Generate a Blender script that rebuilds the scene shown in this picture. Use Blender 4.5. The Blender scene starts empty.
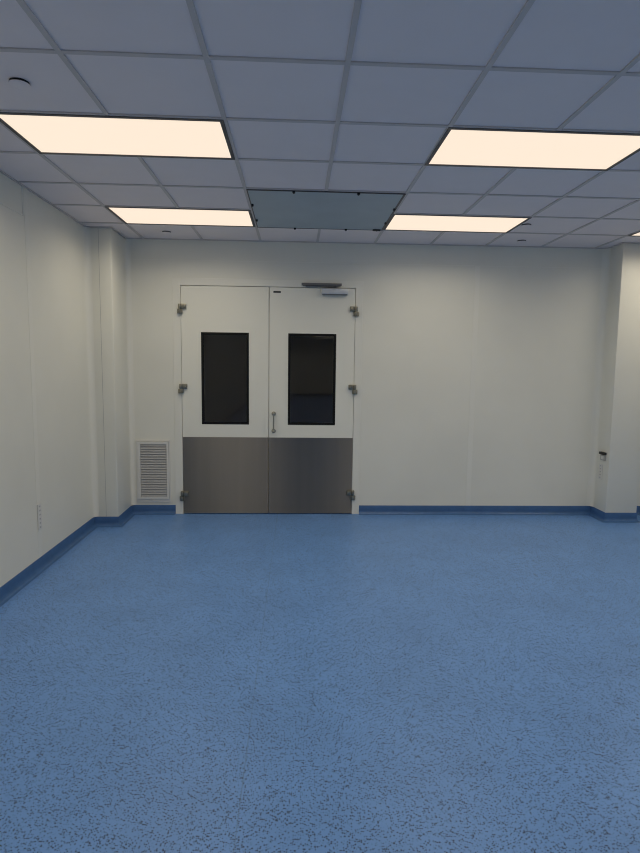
import bpy, bmesh, math
from mathutils import Matrix, Vector
S = bpy.context.scene
COL = S.collection

# ------------------------------------------------------------------ dimensions (metres)
EYE = 1.684
ZC = 2.980                      # ceiling
XL, XR = -2.065, 5.10           # side walls
YB = 6.3185                     # face of the wall with the doors
YR = -18.0                      # far end behind the viewpoint
GX = [-1.631, -1.0137, -0.3974, 0.2105, 0.8254, 1.4278, 2.034, 2.648, 3.250, 3.860, 4.470]
G = .6096
GY = [2.6288 - G*k for k in range(33, 0, -1)] + [2.6288, 3.2452, 3.8516, 4.4617, 5.0624, 5.6694]
R0 = 33                         # index of 2.6288 in GY
TILE_Z = ZC + .006

# ------------------------------------------------------------------ materials
def mat(name, base=(.8, .8, .8), rough=.5, metal=0.0, spec=.5, emit=None, emit_s=0, aniso=0):
    m = bpy.data.materials.new(name); m.use_nodes = True
    b = m.node_tree.nodes['Principled BSDF']
    b.inputs['Base Color'].default_value = (*base, 1)
    b.inputs['Roughness'].default_value = rough
    b.inputs['Metallic'].default_value = metal
    b.inputs['Specular IOR Level'].default_value = spec
    if emit:
        b.inputs['Emission Color'].default_value = (*emit, 1)
        b.inputs['Emission Strength'].default_value = emit_s
    return m
def nd(m, t, **kw):
    n = m.node_tree.nodes.new(t)
    for k, v in kw.items(): setattr(n, k, v)
    return n
def lk(m, a, b): m.node_tree.links.new(a, b)
def bsdf(m): return m.node_tree.nodes['Principled BSDF']
def mottle(m, scale, lo, hi, base, detail=3, bump=0):
    """slight uneven tone of the surface itself"""
    tc = nd(m, 'ShaderNodeTexCoord'); n = nd(m, 'ShaderNodeTexNoise')
    n.inputs['Scale'].default_value = scale; n.inputs['Detail'].default_value = detail
    lk(m, tc.outputs['Object'], n.inputs['Vector'])
    r = nd(m, 'ShaderNodeMapRange'); r.inputs['From Min'].default_value = .3; r.inputs['From Max'].default_value = .7
    r.inputs['To Min'].default_value = lo; r.inputs['To Max'].default_value = hi
    lk(m, n.outputs['Fac'], r.inputs['Value'])
    mx = nd(m, 'ShaderNodeVectorMath', operation='SCALE'); mx.inputs[0].default_value = base
    lk(m, r.outputs['Result'], mx.inputs['Scale']); lk(m, mx.outputs['Vector'], bsdf(m).inputs['Base Color'])
    if bump:
        b = nd(m, 'ShaderNodeBump'); b.inputs['Strength'].default_value = bump; b.inputs['Distance'].default_value = .002
        lk(m, n.outputs['Fac'], b.inputs['Height']); lk(m, b.outputs['Normal'], bsdf(m).inputs['Normal'])

WALL_C = (.79, .78, .70)
M_wall = mat('white_panel', WALL_C, .38, spec=.4); mottle(M_wall, 1.3, .97, 1.03, WALL_C)
M_strip = mat('white_strip', (.81, .80, .725), .3, spec=.45)
M_door = mat('white_door', (.835, .825, .74), .35, spec=.4)
M_tile = mat('ceiling_tile', (.85, .77, .76), .7, spec=.2); mottle(M_tile, 6, .99, 1.01, (.85, .77, .76))
M_grid = mat('ceiling_grid', (.58, .53, .51), .45, spec=.3)
M_lightframe = mat('light_frame', (.10, .09, .085), .5)  # dark frame tone also carries the recess shadow around each light
M_diff = mat('light_diffuser', (.05, .05, .05), .6, emit=(.98, .82, .655), emit_s=1.0)
M_panel = mat('coated_steel_panel', (.39, .455, .49), .45, spec=.35); mottle(M_panel, 4, .96, 1.04, (.39, .455, .49))
M_black = mat('black_plastic', (.012, .012, .013), .5)
M_gasket = mat('black_gasket', (.008, .008, .008), .6, spec=.2)
M_hinge = mat('dark_nickel', (.29, .28, .23), .38, metal=.9)
M_handle = mat('satin_steel', (.38, .37, .32), .33, metal=1.0)
M_closer = mat('silver_paint', (.60, .63, .67), .4, metal=.2)
M_arm = mat('dark_aluminium', (.20, .20, .20), .4, metal=.6)
M_plate = mat('label_black', (.03, .032, .03), .5)
M_vent = mat('vent_enamel', (.74, .73, .69), .4)
M_louvre = mat('louvre_enamel', (.48, .48, .48), .45)
M_ventback = mat('vent_duct', (.10, .10, .10), .8)
M_socket = mat('socket_white', (.72, .71, .67), .4)
M_grey = mat('socket_grey', (.42, .42, .40), .5)
M_dim = mat('hall_paint', (.75, .66, .52), .7)
M_dimfloor = mat('hall_floor', (.5, .38, .27), .5)

# brushed stainless kick plates: brushed sideways, so reflections smear up and down
M_steel = mat('brushed_steel', (.38, .33, .275), .30, metal=1.0)
b = bsdf(M_steel); b.inputs['Anisotropic'].default_value = .95; b.inputs['Anisotropic Rotation'].default_value = .25
tg = nd(M_steel, 'ShaderNodeTangent', direction_type='RADIAL', axis='Z'); lk(M_steel, tg.outputs[0], b.inputs['Tangent'])
tc = nd(M_steel, 'ShaderNodeTexCoord'); mp = nd(M_steel, 'ShaderNodeMapping'); mp.inputs['Scale'].default_value = (9, 9, .25)
nz = nd(M_steel, 'ShaderNodeTexNoise'); nz.inputs['Scale'].default_value = 1; nz.inputs['Detail'].default_value = 4
lk(M_steel, tc.outputs['Object'], mp.inputs['Vector']); lk(M_steel, mp.outputs['Vector'], nz.inputs['Vector'])
rr = nd(M_steel, 'ShaderNodeMapRange'); rr.inputs['To Min'].default_value = .42; rr.inputs['To Max'].default_value = .48
lk(M_steel, nz.outputs['Fac'], rr.inputs['Value'])
sr_ = nd(M_steel, 'ShaderNodeMapRange'); sr_.inputs['From Min'].default_value = .3; sr_.inputs['From Max'].default_value = .7
sr_.inputs['To Min'].default_value = .95; sr_.inputs['To Max'].default_value = 1.05; lk(M_steel, nz.outputs['Fac'], sr_.inputs['Value'])
sv_ = nd(M_steel, 'ShaderNodeVectorMath', operation='SCALE'); sv_.inputs[0].default_value = (.235, .222, .203)
lk(M_steel, sr_.outputs[0], sv_.inputs['Scale']); lk(M_steel, sv_.outputs[0], b.inputs['Base Color']); lk(M_steel, rr.outputs['Result'], b.inputs['Roughness'])

# window glass: dark tinted pane with a mirror-like face
M_glass = bpy.data.materials.new('tinted_glass'); M_glass.use_nodes = True
nt = M_glass.node_tree; nt.nodes.clear()
o_ = nt.nodes.new('ShaderNodeOutputMaterial'); mx = nt.nodes.new('ShaderNodeMixShader')
tr = nt.nodes.new('ShaderNodeBsdfTransparent'); tr.inputs['Color'].default_value = (.85, .85, .82, 1)
gl = nt.nodes.new('ShaderNodeBsdfGlossy'); gl.inputs['Roughness'].default_value = .02; gl.inputs['Color'].default_value = (.9, .92, 1, 1)
fr = nt.nodes.new('ShaderNodeFresnel'); fr.inputs['IOR'].default_value = 1.45
nt.links.new(fr.outputs[0], mx.inputs[0]); nt.links.new(tr.outputs[0], mx.inputs[1]); nt.links.new(gl.outputs[0], mx.inputs[2])
nt.links.new(mx.outputs[0], o_.inputs['Surface'])

# speckled blue sheet vinyl
FL = (.148, .303, .635)
M_floor = mat('speckled_vinyl', FL, .36, spec=.25)
tc = nd(M_floor, 'ShaderNodeTexCoord')
nz = nd(M_floor, 'ShaderNodeTexNoise'); nz.inputs['Scale'].default_value = 110; nz.inputs['Detail'].default_value = 2
lk(M_floor, tc.outputs['Object'], nz.inputs['Vector'])
wob = nd(M_floor, 'ShaderNodeVectorMath', operation='SCALE'); wob.inputs['Scale'].default_value = .0035
lk(M_floor, nz.outputs['Color'], wob.inputs[0])
ad = nd(M_floor, 'ShaderNodeVectorMath', operation='ADD'); lk(M_floor, tc.outputs['Object'], ad.inputs[0]); lk(M_floor, wob.outputs[0], ad.inputs[1])
def flecks(scale, share, rad):
    v = nd(M_floor, 'ShaderNodeTexVoronoi', voronoi_dimensions='2D'); v.inputs['Scale'].default_value = scale
    lk(M_floor, ad.outputs[0], v.inputs['Vector'])
    sp = nd(M_floor, 'ShaderNodeSeparateColor'); lk(M_floor, v.outputs['Color'], sp.inputs[0])
    c1 = nd(M_floor, 'ShaderNodeMath', operation='LESS_THAN'); lk(M_floor, sp.outputs[0], c1.inputs[0]); c1.inputs[1].default_value = share
    rd = nd(M_floor, 'ShaderNodeMath', operation='MULTIPLY_ADD'); lk(M_floor, sp.outputs[1], rd.inputs[0]); rd.inputs[1].default_value = rad; rd.inputs[2].default_value = rad*.45
    c2 = nd(M_floor, 'ShaderNodeMath', operation='LESS_THAN'); lk(M_floor, v.outputs['Distance'], c2.inputs[0]); lk(M_floor, rd.outputs[0], c2.inputs[1])
    an = nd(M_floor, 'ShaderNodeMath', operation='MULTIPLY'); lk(M_floor, c1.outputs[0], an.inputs[0]); lk(M_floor, c2.outputs[0], an.inputs[1])
    return an.outputs[0]
dark = flecks(140, .36, .33)
pale = flecks(115, .34, .32)
big = nd(M_floor, 'ShaderNodeTexNoise'); big.inputs['Scale'].default_value = 2.2; big.inputs['Detail'].default_value = 5
lk(M_floor, tc.outputs['Object'], big.inputs['Vector'])
br = nd(M_floor, 'ShaderNodeMapRange'); br.inputs['From Min'].default_value = .3; br.inputs['From Max'].default_value = .7
br.inputs['To Min'].default_value = .94; br.inputs['To Max'].default_value = 1.06; lk(M_floor, big.outputs['Fac'], br.inputs['Value'])
fb = nd(M_floor, 'ShaderNodeVectorMath', operation='SCALE'); fb.inputs[0].default_value = FL; lk(M_floor, br.outputs[0], fb.inputs['Scale'])
m1 = nd(M_floor, 'ShaderNodeMix', data_type='RGBA'); lk(M_floor, pale, m1.inputs['Factor'])
lk(M_floor, fb.outputs[0], m1.inputs['A']); m1.inputs['B'].default_value = (.12, .255, .53, 1)
m2 = nd(M_floor, 'ShaderNodeMix', data_type='RGBA'); lk(M_floor, dark, m2.inputs['Factor'])
lk(M_floor, m1.outputs['Result'], m2.inputs['A']); m2.inputs['B'].default_value = (.012, .015, .022, 1)
# welded seam of the sheet
sx = nd(M_floor, 'ShaderNodeSeparateXYZ'); lk(M_floor, tc.outputs['Object'], sx.inputs[0])
sd = nd(M_floor, 'ShaderNodeMath', operation='ADD'); lk(M_floor, sx.outputs['X'], sd.inputs[0]); sd.inputs[1].default_value = .205
sa = nd(M_floor, 'ShaderNodeMath', operation='ABSOLUTE'); lk(M_floor, sd.outputs[0], sa.inputs[0])
sl = nd(M_floor, 'ShaderNodeMath', operation='LESS_THAN'); lk(M_floor, sa.outputs[0], sl.inputs[0]); sl.inputs[1].default_value = .0018
sm = nd(M_floor, 'ShaderNodeMath', operation='MULTIPLY'); lk(M_floor, sl.outputs[0], sm.inputs[0]); sm.inputs[1].default_value = .5
m3 = nd(M_floor, 'ShaderNodeMix', data_type='RGBA'); lk(M_floor, sm.outputs[0], m3.inputs['Factor'])
lk(M_floor, m2.outputs['Result'], m3.inputs['A']); m3.inputs['B'].default_value = (.10, .155, .23, 1)
lk(M_floor, m3.outputs['Result'], bsdf(M_floor).inputs['Base Color'])
M_base = mat('blue_cove', (.052, .13, .30), .33, spec=.4); mottle(M_base, 14, .92, 1.08, (.052, .13, .30))

# ------------------------------------------------------------------ mesh helpers
class MB:
    def __init__(s): s.bm = bmesh.new()
    def box(s, x0, x1, y0, y1, z0, z1, bev=0, seg=2):
        t = bmesh.new()
        bmesh.ops.create_cube(t, size=1, matrix=Matrix.Translation(((x0+x1)/2, (y0+y1)/2, (z0+z1)/2)) @ Matrix.Diagonal((abs(x1-x0), abs(y1-y0), abs(z1-z0), 1)))
        if bev: bmesh.ops.bevel(t, geom=t.edges[:], offset=bev, segments=seg, affect='EDGES', profile=.5)
        s.add(t); return s
    def add(s, t):
        me = bpy.data.meshes.new('t'); t.to_mesh(me); t.free(); s.bm.from_mesh(me); bpy.data.meshes.remove(me)
    def cyl(s, c, r, depth, axis='Z', n=24, r2=None, bev=0):
        t = bmesh.new()
        rot = {'Z': Matrix(), 'Y': Matrix.Rotation(math.pi/2, 4, 'X'), 'X': Matrix.Rotation(math.pi/2, 4, 'Y')}[axis]
        bmesh.ops.create_cone(t, cap_ends=True, segments=n, radius1=r, radius2=r if r2 is None else r2, depth=depth, matrix=Matrix.Translation(c) @ rot)
        if bev:
            bmesh.ops.bevel(t, geom=[e for e in t.edges if any(len(f.verts) > 4 for f in e.link_faces)], offset=bev, segments=2, affect='EDGES', profile=.5)
        s.add(t); return s
    def ball(s, c, r, sc=(1, 1, 1)):
        t = bmesh.new(); bmesh.ops.create_uvsphere(t, u_segments=16, v_segments=10, radius=r, matrix=Matrix.Translation(c) @ Matrix.Diagonal((*sc, 1)))
        s.add(t); return s
    def prism(s, prof, a0, a1, axis):
        """closed profile extruded along axis; profile gives the other two coordinates in order"""
        v = []
        for a in (a0, a1):
            v.append([s.bm.verts.new({'X': (a, p, q), 'Y': (p, a, q), 'Z': (p, q, a)}[axis]) for p, q in prof])
        n = len(prof)
        for i in range(n): s.bm.faces.new((v[0][i], v[0][(i+1) % n], v[1][(i+1) % n], v[1][i]))
        s.bm.faces.new(v[0]); s.bm.faces.new(v[1]); return s
    def ring(s, x0, x1, z0, z1, hx0, hx1, hz0, hz1, y0, y1):
        """upright slab in XZ with a rectangular hole right through it"""
        O = [(x0, z0), (x1, z0), (x1, z1), (x0, z1)]; H = [(hx0, hz0), (hx1, hz0), (hx1, hz1), (hx0, hz1)]
        f = {}
        for k, y in (('a', y0), ('b', y1)):
            f['O'+k] = [s.bm.verts.new((x, y, z)) for x, z in O]; f['H'+k] = [s.bm.verts.new((x, y, z)) for x, z in H]
        for i in range(4):
            j = (i+1) % 4
            for q in ((f['Oa'][i], f['Oa'][j], f['Ha'][j], f['Ha'][i]), (f['Ob'][j], f['Ob'][i], f['Hb'][i], f['Hb'][j]),
                      (f['Oa'][j], f['Oa'][i], f['Ob'][i], f['Ob'][j]), (f['Ha'][i], f['Ha'][j], f['Hb'][j], f['Hb'][i])):
                s.bm.faces.new(q)
        return s
    def tube(s, pts, r, n=12):
        pts = [Vector(p) for p in pts]; rings = []
        for i, p in enumerate(pts):
            d = (pts[min(i+1, len(pts)-1)] - pts[max(i-1, 0)]).normalized()
            u = d.cross(Vector((.31, .17, .93))).normalized(); w = d.cross(u)
            rings.append([s.bm.verts.new(p + r*(math.cos(2*math.pi*k/n)*u + math.sin(2*math.pi*k/n)*w)) for k in range(n)])
        for a, b in zip(rings, rings[1:]):
            for k in range(n): s.bm.faces.new((a[k], a[(k+1) % n], b[(k+1) % n], b[k]))
        s.bm.faces.new(rings[0]); s.bm.faces.new(rings[-1]); return s
    def build(s, name, m, parent=None, origin=None, smooth=False):
        o0 = Vector(origin) if origin is not None else Vector((0, 0, 0))
        off = o0.copy()
        if parent is not None: off = world_loc(parent)
        bmesh.ops.translate(s.bm, verts=s.bm.verts[:], vec=-off)
        bmesh.ops.recalc_face_normals(s.bm, faces=s.bm.faces[:])
        me = bpy.data.meshes.new(name); s.bm.to_mesh(me); s.bm.free()
        if smooth:
            me.polygons.foreach_set('use_smooth', [True]*len(me.polygons)); me.set_sharp_from_angle(angle=math.radians(35))
        me.materials.append(m)
        o = bpy.data.objects.new(name, me); COL.objects.link(o)
        if parent is not None: o.parent = parent
        else: o.location = o0
        return o
def world_loc(o):
    v = Vector((0, 0, 0))
    while o is not None: v += o.location; o = o.parent
    return v
def tag(o, label=None, cat=None, group=None, kind=None):
    if label: o['label'] = label
    if cat: o['category'] = cat
    if group: o['group'] = group
    if kind: o['kind'] = kind
    return o
def empty(name, loc):
    o = bpy.data.objects.new(name, None); o.empty_display_size = .1; COL.objects.link(o); o.location = loc; return o
def copy_tree(o, parent=None):
    c = o.copy(); COL.objects.link(c)
    if parent is not None: c.parent = parent
    for ch in list(o.children): copy_tree(ch, c)
    return c
def struct(o, label, cat): return tag(o, label, cat, kind='structure')

# ------------------------------------------------------------------ floor, walls
T = .10
struct(MB().box(XL-T, XR+T, YR-T, YB+.06, -.12, 0).build('floor', M_floor), 'blue speckled sheet vinyl floor across the whole room', 'floor')
WT = ZC + .06
struct(MB().box(XL-T, XL, YR-T, YB+T, 0, WT).build('wall_left', M_wall), 'long white panelled wall meeting the boxed-out corner by the louvred vent', 'wall')
struct(MB().box(XR, XR+T, YR-T, YB+T, 0, WT).build('wall_right', M_wall), 'white panelled side wall beyond the square pillar', 'wall')
struct(MB().box(XL, XR, YR-T, YR, 0, WT).build('wall_front', M_wall), 'white panelled end wall behind the viewpoint', 'wall')
# wall with the doors: one sheet with the doorway cut out
DX0, DX1, DZ = -1.262, .642, 2.515
w = MB().box(XL, DX0, YB, YB+T, 0, WT).box(DX1, XR, YB, YB+T, 0, WT).box(DX0, DX1, YB, YB+T, DZ, WT)
struct(w.build('wall_back', M_wall), 'white panelled wall holding the double doors', 'wall')
# boxed-out corner and pillar
BX, BY = -1.82, 5.825
bump = MB().box(XL, BX, BY, YB, 0, ZC, .012, 3).build('pillar', M_wall, smooth=True)
struct(bump, 'shallow white boxed-out corner between the long wall and the louvred vent', 'pillar')
PX0, PX1, PY = 3.402, 3.752, 6.015
pil = MB().box(PX0, PX1, PY, YB, 0, ZC, .006, 2).build('pillar', M_wall, smooth=True)
struct(pil, 'square white pillar with a black-topped socket on its side', 'pillar')

# ------------------------------------------------------------------ cover strips and coves
trims = []
def trim(mb, label, m=None, smooth=False):
    o = mb.build('trim_%d' % (len(trims)+1), m or M_strip, smooth=smooth); struct(o, label, 'trim'); trims.append(o)
ZS = 2.770
# door frame
f = MB()
fy = YB - .006
f.box(-1.338, -1.2535, fy, YB+.09, 0, 2.585, .003).box(.634, .716, fy, YB+.09, 0, 2.585, .003).box(-1.2535, .634, fy, YB+.09, 2.508, 2.585, .003)
trim(f, 'flat white frame around the double doors')
trim(MB().box(1.935, 1.99, YB-.004, YB, .1, ZS-.003, .0018), 'narrow white cover strip down the middle of the plain wall')
trim(MB().box(.72, 3.36, YB-.003, YB, ZS-.003, ZS+.003).box(-1.79, .72, YB-.003, YB, ZS-.003, ZS+.003), 'thin white joint line high across the wall above the doors')
trim(MB().box(-1.352, -1.346, YB-.003, YB, 2.585, ZS), 'short upright joint above the door frame beside the vent side')
trim(MB().box(XL, XL+.0016, 4.555, 4.62, .1, ZC, .0008), 'white cover strip down the long side wall')
trim(MB().box(XL, XL+.005, YR, 4.535, ZS-.006, ZS+.006).box(XL, XL+.005, 4.525, 4.537, ZS, ZC), 'thin panel joint high on the long side wall')
def cove(cx, cy, sx, sy, r=.05):
    prof = [(cx, cy)] + [(cx+sx*r*(1-math.sin(a)), cy+sy*r*(1-math.cos(a))) for a in [math.pi/2*k/8 for k in range(9)]]
    return MB().prism(prof, .1, ZC, 'Z')
trim(cove(XL, BY, 1, -1), 'rounded white cove where the long wall meets the boxed-out corner', smooth=True)
trim(cove(BX, YB, 1, -1), 'rounded white cove between the boxed-out corner and the vent wall', smooth=True)
trim(cove(PX0, YB, -1, -1, .06), 'rounded white cove where the plain wall meets the pillar', smooth=True)
trim(MB().box(-1.943, -1.940, BY-.0012, BY+.001, .1, ZC), 'fine joint line down the boxed-out corner', M_grey)

# ------------------------------------------------------------------ coved skirting
def skirting(name, path, label):
    prof = [(0, .1), (.003, .1), (.004, .098), (.004, .045)] + [(.004+.034*(1-math.cos(a)), .045-.043*math.sin(a)) for a in [math.pi/2*k/6 for k in range(1, 7)]] + [(.046, .0008), (0, .0008)]
    bm = MB(); P = [Vector((x, y)) for x, y in path]; n = len(P); rows = []
    for i in range(n):
        ds = []
        if i > 0: ds.append((P[i]-P[i-1]).normalized())
        if i < n-1: ds.append((P[i+1]-P[i]).normalized())
        ns = [Vector((d.y, -d.x)) for d in ds]
        m = ns[0] if len(ns) == 1 else (ns[0]+ns[1])/(1+ns[0].dot(ns[1]))
        rows.append([bm.bm.verts.new((P[i].x+m.x*d, P[i].y+m.y*d, z)) for d, z in prof])
    k = len(prof)
    for a, c in zip(rows, rows[1:]):
        for j in range(k): bm.bm.faces.new((a[j], a[(j+1) % k], c[(j+1) % k], c[j]))
    bm.bm.faces.new(rows[0]); bm.bm.faces.new(rows[-1])
    struct(bm.build(name, M_base, smooth=True), label, 'skirting')
skirting('baseboard_left', [(XL, YR), (XL, BY), (BX, BY), (BX, YB), (-1.338, YB)], 'dark blue coved skirting along the long wall up to the doors')
skirting('baseboard_right', [(.716, YB), (PX0, YB), (PX0, PY), (PX1, PY), (PX1, YB), (XR, YB), (XR, YR), (XL, YR)], 'dark blue coved skirting from the doors around the pillar')

# ------------------------------------------------------------------ ceiling: tiles, grid
SKEW, SX0 = .009, .2                # the grid is laid a touch out of square with the wall
def skew(o, world=True):
    for v in o.data.vertices:
        if world and (v.co.y > YB-.03 or v.co.y < YR+.01): continue
        v.co.y += SKEW*(v.co.x - (SX0 if world else 0))
def sky(x, y): return y + SKEW*(x-SX0)
xs = [XL] + GX + [XR]; ys = [YR] + GY + [YB]
light_cells = []
L_COL = [(0, 2), (4, 6), (8, 10)]               # indices in GX
L_ROW = [j for j in range(len(GY)-1) if (j-(R0+1)) % 3 == 0]
for a, c in L_COL:
    for j in L_ROW: light_cells.append((GX[a], GX[c], GY[j], GY[j+1]))
PAN = (GX[2], GX[4], GY[R0+3], GY[R0+5])
def taken(x0, x1, y0, y1):
    cx, cy = (x0+x1)/2, (y0+y1)/2
    return any(a < cx < c and p < cy < q for a, c, p, q in light_cells + [PAN])
til = MB()
for i in range(len(xs)-1):
    for j in range(len(ys)-1):
        x0, x1, y0, y1 = xs[i], xs[i+1], ys[j], ys[j+1]
        if taken(x0, x1, y0, y1): continue
        til.box(x0, x1, y0, y1, TILE_Z, TILE_Z+.015)
til.box(XL-T, XR+T, YR-T, YB+T, WT, WT+.08)     # slab over the tiles
ceil = struct(til.build('ceiling', M_tile), 'suspended grey-white tile ceiling over the whole room', 'ceiling')
gr = MB(); hw = .0125
def bar(axis, c, lo, hi):
    z0, z1 = ZC-.001, TILE_Z+.002
    if hi - lo < .01: return
    if axis == 'Y': gr.box(c-hw, c+hw, lo, hi, z0, z1)
    else: gr.box(lo, hi, c-hw, c+hw, z0+.0004, z1)
for i, x in enumerate(GX):                      # long bars, broken where a light or the steel panel fills two columns
    start = YR
    for j in range(len(ys)-1):
        blocked = any(a+.1 < x < c-.1 and p < (ys[j]+ys[j+1])/2 < q for a, c, p, q in light_cells + [PAN])
        if blocked:
            bar('Y', x, start, ys[j]); start = ys[j+1]
    bar('Y', x, start, YB)
for j, y in enumerate(GY):
    for i in range(len(xs)-1):
        if PAN[2]+.1 < y < PAN[3]-.1 and PAN[0] < (xs[i]+xs[i+1])/2 < PAN[1]: continue
        bar('X', y, xs[i]+(hw if i else 0), xs[i+1]-(hw if i < len(xs)-2 else 0))
# wall angle
skew(gr.build('ceiling_grid', M_grid, ceil)); skew(ceil); gr = MB()
gr.box(XL, XL+.02, YR, YB, ZC-.002, TILE_Z).box(XR-.02, XR, YR, YB, ZC-.002, TILE_Z).box(XL, XR, YB-.02, YB, ZC-.0025, TILE_Z)
gr.box(XL, BX+.02, BY-.02, BY, ZC-.003, TILE_Z).box(BX, BX+.02, BY, YB, ZC-.0028, TILE_Z)
gr.box(PX0-.02, PX1+.02, PY-.02, PY, ZC-.003, TILE_Z).box(PX0-.02, PX0, PY, YB, ZC-.0028, TILE_Z)
gr.build('wall_angle', M_grid, ceil)

# ------------------------------------------------------------------ ceiling lights
LAMP_W = 7.8
LAMP_BACK_W = 5.0            # the rows behind the viewpoint burn dimmer
def make_light(x0, x1, y0, y1):
    cx, cy = (x0+x1)/2, (y0+y1)/2; w, d = (x1-x0)/2-hw+.007, (y1-y0)/2-hw+.007
    e = empty('ceiling_light', (cx, cy, ZC))
    fr = MB(); t = .022; z0, z1 = ZC-.004, ZC+.03  # widened over the grid bars to stand in for the recess shadow
    fr.box(cx-w, cx+w, cy-d, cy-d+t, z0, z1).box(cx-w, cx+w, cy+d-t, cy+d, z0, z1)
    fr.box(cx-w, cx-w+t, cy-d+t, cy+d-t, z0, z1).box(cx+w-t, cx+w, cy-d+t, cy+d-t, z0, z1)
    skew(fr.build('frame', M_lightframe, e), False)
    skew(MB().box(cx-w+t, cx+w-t, cy-d+t, cy+d-t, ZC, ZC+.02).build('diffuser', M_diff, e), False)
    L = bpy.data.lights.new('lamp', 'AREA'); L.shape = 'RECTANGLE'; L.size = 2*(w-t); L.size_y = 2*(d-t)
    L.energy = LAMP_BACK_W; L.color = (1.0, .905, .715); L.spread = math.radians(156)
    lo = bpy.data.objects.new('lamp', L); COL.objects.link(lo); lo.parent = e; lo.location = (0, 0, -.004); lo.rotation_euler.z = SKEW
    return e
LAB = {(0, 0): 'large lit light panel close overhead, beside the long wall and the ceiling disc',
       (1, 0): 'large lit light panel close overhead, on the side of the pillar',
       (0, 1): 'lit light panel by the boxed-out corner, beside the dark steel ceiling panel',
       (1, 1): 'lit light panel over the plain wall, beside the dark steel ceiling panel',
       (2, 1): 'lit light panel by the pillar, only its corner showing'}
proto = None
for ci, (a, c) in enumerate(L_COL):
    for j in L_ROW:
        box = (GX[a], GX[c], GY[j], GY[j+1])
        if proto is None:
            e = proto = make_light(*box)
        else:
            e = copy_tree(proto)
        e.location = ((box[0]+box[1])/2, sky((box[0]+box[1])/2, (box[2]+box[3])/2), ZC)
        if j >= R0+1:
            lamp = [ch for ch in e.children if ch.type == 'LIGHT'][0]
            lamp.data = lamp.data.copy(); lamp.data.energy = LAMP_W
        k = (ci, {R0+1: 0, R0+4: 1}.get(j, -1))
        if k in LAB: tag(e, LAB[k], 'ceiling light', 'ceiling light panels')
        elif k == (2, 0): tag(e, 'lit light panel just out of view on the pillar side', 'ceiling light', 'ceiling light panels')
        else: tag(e, 'lit light panel further back, behind the viewpoint', 'ceiling light', 'ceiling light panels behind the viewpoint')

# ------------------------------------------------------------------ steel panel in the ceiling
x0, x1, y0, y1 = PAN
p = empty('ceiling_panel', ((x0+x1)/2, (y0+y1)/2, ZC))
tag(p, 'square dark grey steel panel clipped into the ceiling above the doors', 'ceiling panel')
MB().box(x0+hw, x1-hw, y0+hw, y1-hw, ZC-.006, ZC+.02, .002).build('sheet', M_panel, p)
fr = MB()
fr.box(x1-hw-.012, x1-hw+.004, y0+hw, y1-hw, ZC-.009, ZC).box(x0+hw-.002, x0+hw+.006, y0+hw, y1-hw, ZC-.009, ZC)
fr.box(x0+hw, x1-hw, y1-hw-.008, y1-hw+.002, ZC-.0085, ZC).box(x0+hw, x1-hw, y0+hw-.002, y0+hw+.004, ZC-.0085, ZC)
fr.build('gasket', M_lightframe, p)
for cx, cy, sx, sy in [(-.032, y0+.02, .022, .026), (.458, y0+.02, .022, .026), (x0+.026, 4.87, .018, .03), (x0+.026, 5.37, .018, .03),
                       (x1-.026, 4.89, .02, .034), (x1-.026, 5.36, .018, .034), (-.028, y1-.024, .022, .024), (.46, y1-.024, .022, .024), (x1-.07, y1-.035, .075, .03)]:
    c = MB().box(cx-sx/2, cx+sx/2, cy-sy/2, cy+sy/2, ZC-.018, ZC-.004, .003).cyl((cx, cy, ZC-.019), .006, .006)
    c.build('clip', M_black, p)

for ch in p.children: skew(ch, False)
p.location.y = sky(p.location.x, p.location.y)
# ------------------------------------------------------------------ sprinkler cover discs
proto = None
for x, y, lab in [(-1.313, 2.905, 'small round ceiling disc nearest the viewer, in front of the large light'),
                  (-1.315, 5.975, 'small round ceiling disc between the light panel and the vent wall'),
                  (2.105, 5.365, 'small round ceiling disc just beside the end of the light panel'),
                  (2.325, 6.03, 'small round ceiling disc nearest the plain wall')]:
    if proto is None:
        e = proto = empty('sprinkler_cover', (x, y, TILE_Z))
        MB().cyl((x, y, TILE_Z-.001), .043, .003, n=40).build('recess_ring', M_black, e)
        MB().cyl((x, y, TILE_Z-.006), .018, .010, n=20).build('stem', M_black, e)
        MB().cyl((x, y, TILE_Z-.0125), .047, .004, n=40, bev=.0012).build('disc', M_tile, e, smooth=True)
    else: e = copy_tree(proto)
    e.location = (x, y, TILE_Z); tag(e, lab, 'sprinkler cover', 'round sprinkler covers in the ceiling')

# ------------------------------------------------------------------ doors
FY = YB - .002                  # door face
def hinge(door, side, x, z):
    """side: -1 at the vent side, +1 at the other"""
    s = -side                   # towards the leaf
    h = MB().box(x-s*.027, x+s*.058, FY-.022, FY, z+.001, z+.054, .004)
    h.cyl((x-s*.010, FY-.024, z+.027), .017, .050, 'Z', 20, bev=.003).box(x+s*.030, x+s*.054, FY-.030, FY-.018, z+.010, z+.044, .003)
    o = h.build('hinge', M_hinge, door, smooth=True)
    k = MB().box(x-s*.040, x+s*.018, FY-.022, FY-.004, z-.050, z-.002, .004)
    k.cyl((x-s*.012, FY-.026, z-.026), .021, .048, 'Z', 20, bev=.003)
    k.build('knuckle', M_hinge, o, smooth=True)
    c = MB()
    c.cyl((x-s*.012, FY-.0475, z-.024), .006, .004, 'Y', 12).cyl((x+s*.042, FY-.0315, z+.027), .006, .004, 'Y', 12)
    c.build('screw', M_handle, o)
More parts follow.
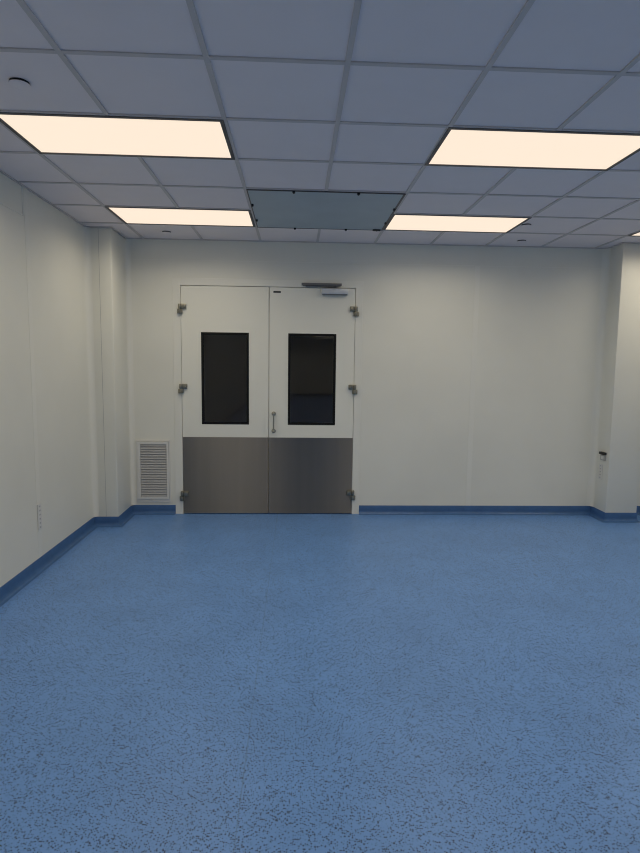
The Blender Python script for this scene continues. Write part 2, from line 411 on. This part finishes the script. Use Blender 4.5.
def make_door(name, x0, x1, wx0, wx1, label, hx, side, hz):
    z0, z1, wz0, wz1 = .010, 2.503, 1.010, 2.013
    d = MB().ring(x0, x1, z0, z1, wx0, wx1, wz0, wz1, FY, FY+.045).build(name, M_door, origin=(hx, YB, 0))
    struct(d, label, 'door')
    g = MB(); t = .026
    g.ring(wx0, wx1, wz0, wz1, wx0+t, wx1-t, wz0+t, wz1-t, FY-.001, FY+.030); g.build('window_gasket', M_gasket, d)
    MB().box(wx0+t, wx1-t, FY+.004, FY+.010, wz0+t, wz1-t).build('window_pane', M_glass, d)
    MB().box(x0+.001, x1-.001, FY-.0025, FY, .012, .868, .001).build('kick_plate', M_steel, d)
    for z in hz: hinge(d, side, hx, z)
    return d
d1 = make_door('door_1', -1.250, -.3075, -1.039, -.5225, 'white door leaf beside the vent, with dark window and no handle', -1.250, -1, (2.257, 1.398, .205))
d2 = make_door('door_2', -.3005, .6305, -.095, .430, 'white door leaf with pull handle and overhead closer', .6305, 1, (2.257, 1.408, .220))
# pull handle
hx = -.250
h = MB().tube([(hx, FY-.055, .944), (hx, FY-.057, 1.04), (hx, FY-.055, 1.132)], .0085).build('pull_handle', M_handle, d2, smooth=True)
for z in (.942, 1.134):
    r = MB().cyl((hx, FY-.005, z), .024, .010, 'Y', 24, bev=.002).cyl((hx, FY-.035, z), .010, .056, 'Y', 16).ball((hx, FY-.056, z), .0165)
    r.build('handle_rose', M_handle, h, smooth=True)
# closer body, arm, track
c = MB().box(.262, .548, FY-.052, FY, 2.437, 2.494, .004).build('door_closer', M_closer, d2, smooth=True)
MB().box(.270, .540, FY-.046, FY-.006, 2.429, 2.437, .002).build('closer_shade_strip', M_arm, c)  # dark strip standing in for the shadow beneath the closer body
MB().box(.045, .478, FY-.034, YB-.007, 2.526, 2.551, .003).build('closer_track', M_arm, c)
MB().box(.060, .463, FY-.030, FY-.012, 2.5225, 2.5265).build('track_slot', M_black, c)
a = MB().cyl((.43, FY-.026, 2.506), .012, .026, 'Z', 16).tube([(.43, FY-.026, 2.513), (.26, FY-.024, 2.515), (.09, FY-.022, 2.518)], .006)
a.build('closer_arm', M_arm, c)
MB().box(-.258, -.178, FY-.002, FY, 2.444, 2.463, .0008).build('door_plate', M_plate, d2)

# unlit space beyond the doors
HX0, HX1, HY = -1.9, 1.3, YB+T+2.6
hw_ = MB().box(HX0-.05, HX0, YB+T, HY, 0, 2.7).box(HX1, HX1+.05, YB+T, HY, 0, 2.7).box(HX0-.05, HX1+.05, HY, HY+.05, 0, 2.7).box(HX0-.05, HX1+.05, YB+T, HY+.05, 2.7, 2.75)
struct(hw_.build('wall_hallway', M_dim), 'unlit space beyond the door windows', 'wall')
struct(MB().box(HX0-.05, HX1+.05, YB+.06, HY+.05, -.12, 0).build('floor_hallway', M_dimfloor), 'unlit floor beyond the door windows', 'floor')

# ------------------------------------------------------------------ louvred vent
vx0, vx1, vz0, vz1 = -1.760, -1.390, .137, .829
v = empty('wall_vent', ((vx0+vx1)/2, YB, vz0))
tag(v, 'white louvred return air grille low on the wall beside the doors', 'vent')
MB().ring(vx0, vx1, vz0, vz1, vx0+.012, vx1-.012, vz0+.012, vz1-.012, YB-.012, YB).build('flange', M_vent, v)
MB().ring(vx0+.014, vx1-.014, vz0+.036, vz1-.014, vx0+.045, vx1-.036, vz0+.058, vz1-.043, YB-.022, YB).build('frame', M_vent, v)
MB().box(vx0+.012, vx1-.012, YB-.009, YB-.001, vz0+.012, vz0+.036).build('bottom_rail', M_vent, v)
MB().box(vx0+.043, vx1-.034, YB-.003, YB-.0005, vz0+.05, vz1-.045).build('backing', M_ventback, v)
n = 21; lz0, lz1 = vz0+.058, vz1-.043
for k in range(n):
    z = lz0 + (k+.5)*(lz1-lz0)/n
    MB().prism([(YB-.019, z-.010), (YB-.017, z-.0115), (YB-.004, z+.011), (YB-.006, z+.0125)], vx0+.045, vx1-.036, 'X').build('louvre', M_louvre, v)
MB().box((vx0+vx1)/2-.016, (vx0+vx1)/2+.016, YB-.020, YB-.009, vz0+.012, vz0+.030, .003).build('latch', M_vent, v)

# ------------------------------------------------------------------ little wall fittings
# black-topped socket on the pillar's side
sx_ = PX0
s = empty('wall_socket', (sx_, 6.12, .665)); tag(s, 'small black-topped grey socket box on the side of the pillar', 'socket')
MB().box(sx_-.018, sx_, 6.075, 6.165, .665, .730, .003).build('box', M_grey, s, smooth=True)
MB().box(sx_-.034, sx_, 6.068, 6.172, .729, .757, .004).build('lid', M_black, s, smooth=True)
MB().box(sx_-.020, sx_-.017, 6.095, 6.145, .675, .715, .001).build('cover', M_socket, s)
def wall_plate(loc, axis, label, w=.062, hgt=.21, n=6):
    x, y, z = loc; e = empty('wall_plate', loc); d = 1 if axis > 0 else -1
    X = lambda a, b: sorted((x+d*a, x+d*b))
    MB().box(*X(0, .006), y-w/2, y+w/2, z, z+hgt, .0018).build('plate', M_socket, e)
    for k in range(n):
        zz = z + .02 + k*(hgt-.04)/(n-1)
        MB().box(*X(.005, .0066), y-.011, y+.011, zz-.006, zz+.006, .0004).build('slot', M_grey, e)
    tag(e, label, 'wall plate'); return e
wall_plate((XL+.004, 4.588, .33), 1, 'small white plate with a column of dark slots low on the long wall')
wall_plate((PX0, 6.165, .445), -1, 'small white slotted plate under the socket on the pillar', .075, .17, 5)

# ------------------------------------------------------------------ camera
F, PITCH, YAW, ROLL = 572.115, .1086, .0417, .0124
cy_, sy_, cp, sp = math.cos(YAW), math.sin(YAW), math.cos(PITCH), math.sin(PITCH)
r0 = Vector((cy_, -sy_, 0)); fw = Vector((sy_*cp, cy_*cp, -sp)); dn0 = -Vector((sp*sy_, sp*cy_, cp))
cr, sr = math.cos(ROLL), math.sin(ROLL)
r = cr*r0 - sr*dn0; dn = sr*r0 + cr*dn0
cam = bpy.data.cameras.new('camera'); co = bpy.data.objects.new('camera', cam); COL.objects.link(co)
cam.sensor_fit = 'VERTICAL'; cam.sensor_height = 24; cam.lens = F/853*24; cam.clip_end = 100
m = Matrix((( r.x, -dn.x, -fw.x, 0), (r.y, -dn.y, -fw.y, 0), (r.z, -dn.z, -fw.z, EYE), (0, 0, 0, 1)))
co.matrix_world = m
S.camera = co

# ------------------------------------------------------------------ world, view
wd = bpy.data.worlds.new('world'); S.world = wd; wd.use_nodes = True
wd.node_tree.nodes['Background'].inputs['Color'].default_value = (0, 0, 0, 1)
S.view_settings.view_transform = 'Standard'; S.view_settings.look = 'None'
S.view_settings.exposure = 0; S.view_settings.gamma = 1
S.cycles.use_denoising = True; S.cycles.filter_width = 1.05
S.cycles.max_bounces = 10; S.cycles.diffuse_bounces = 8; S.cycles.glossy_bounces = 4
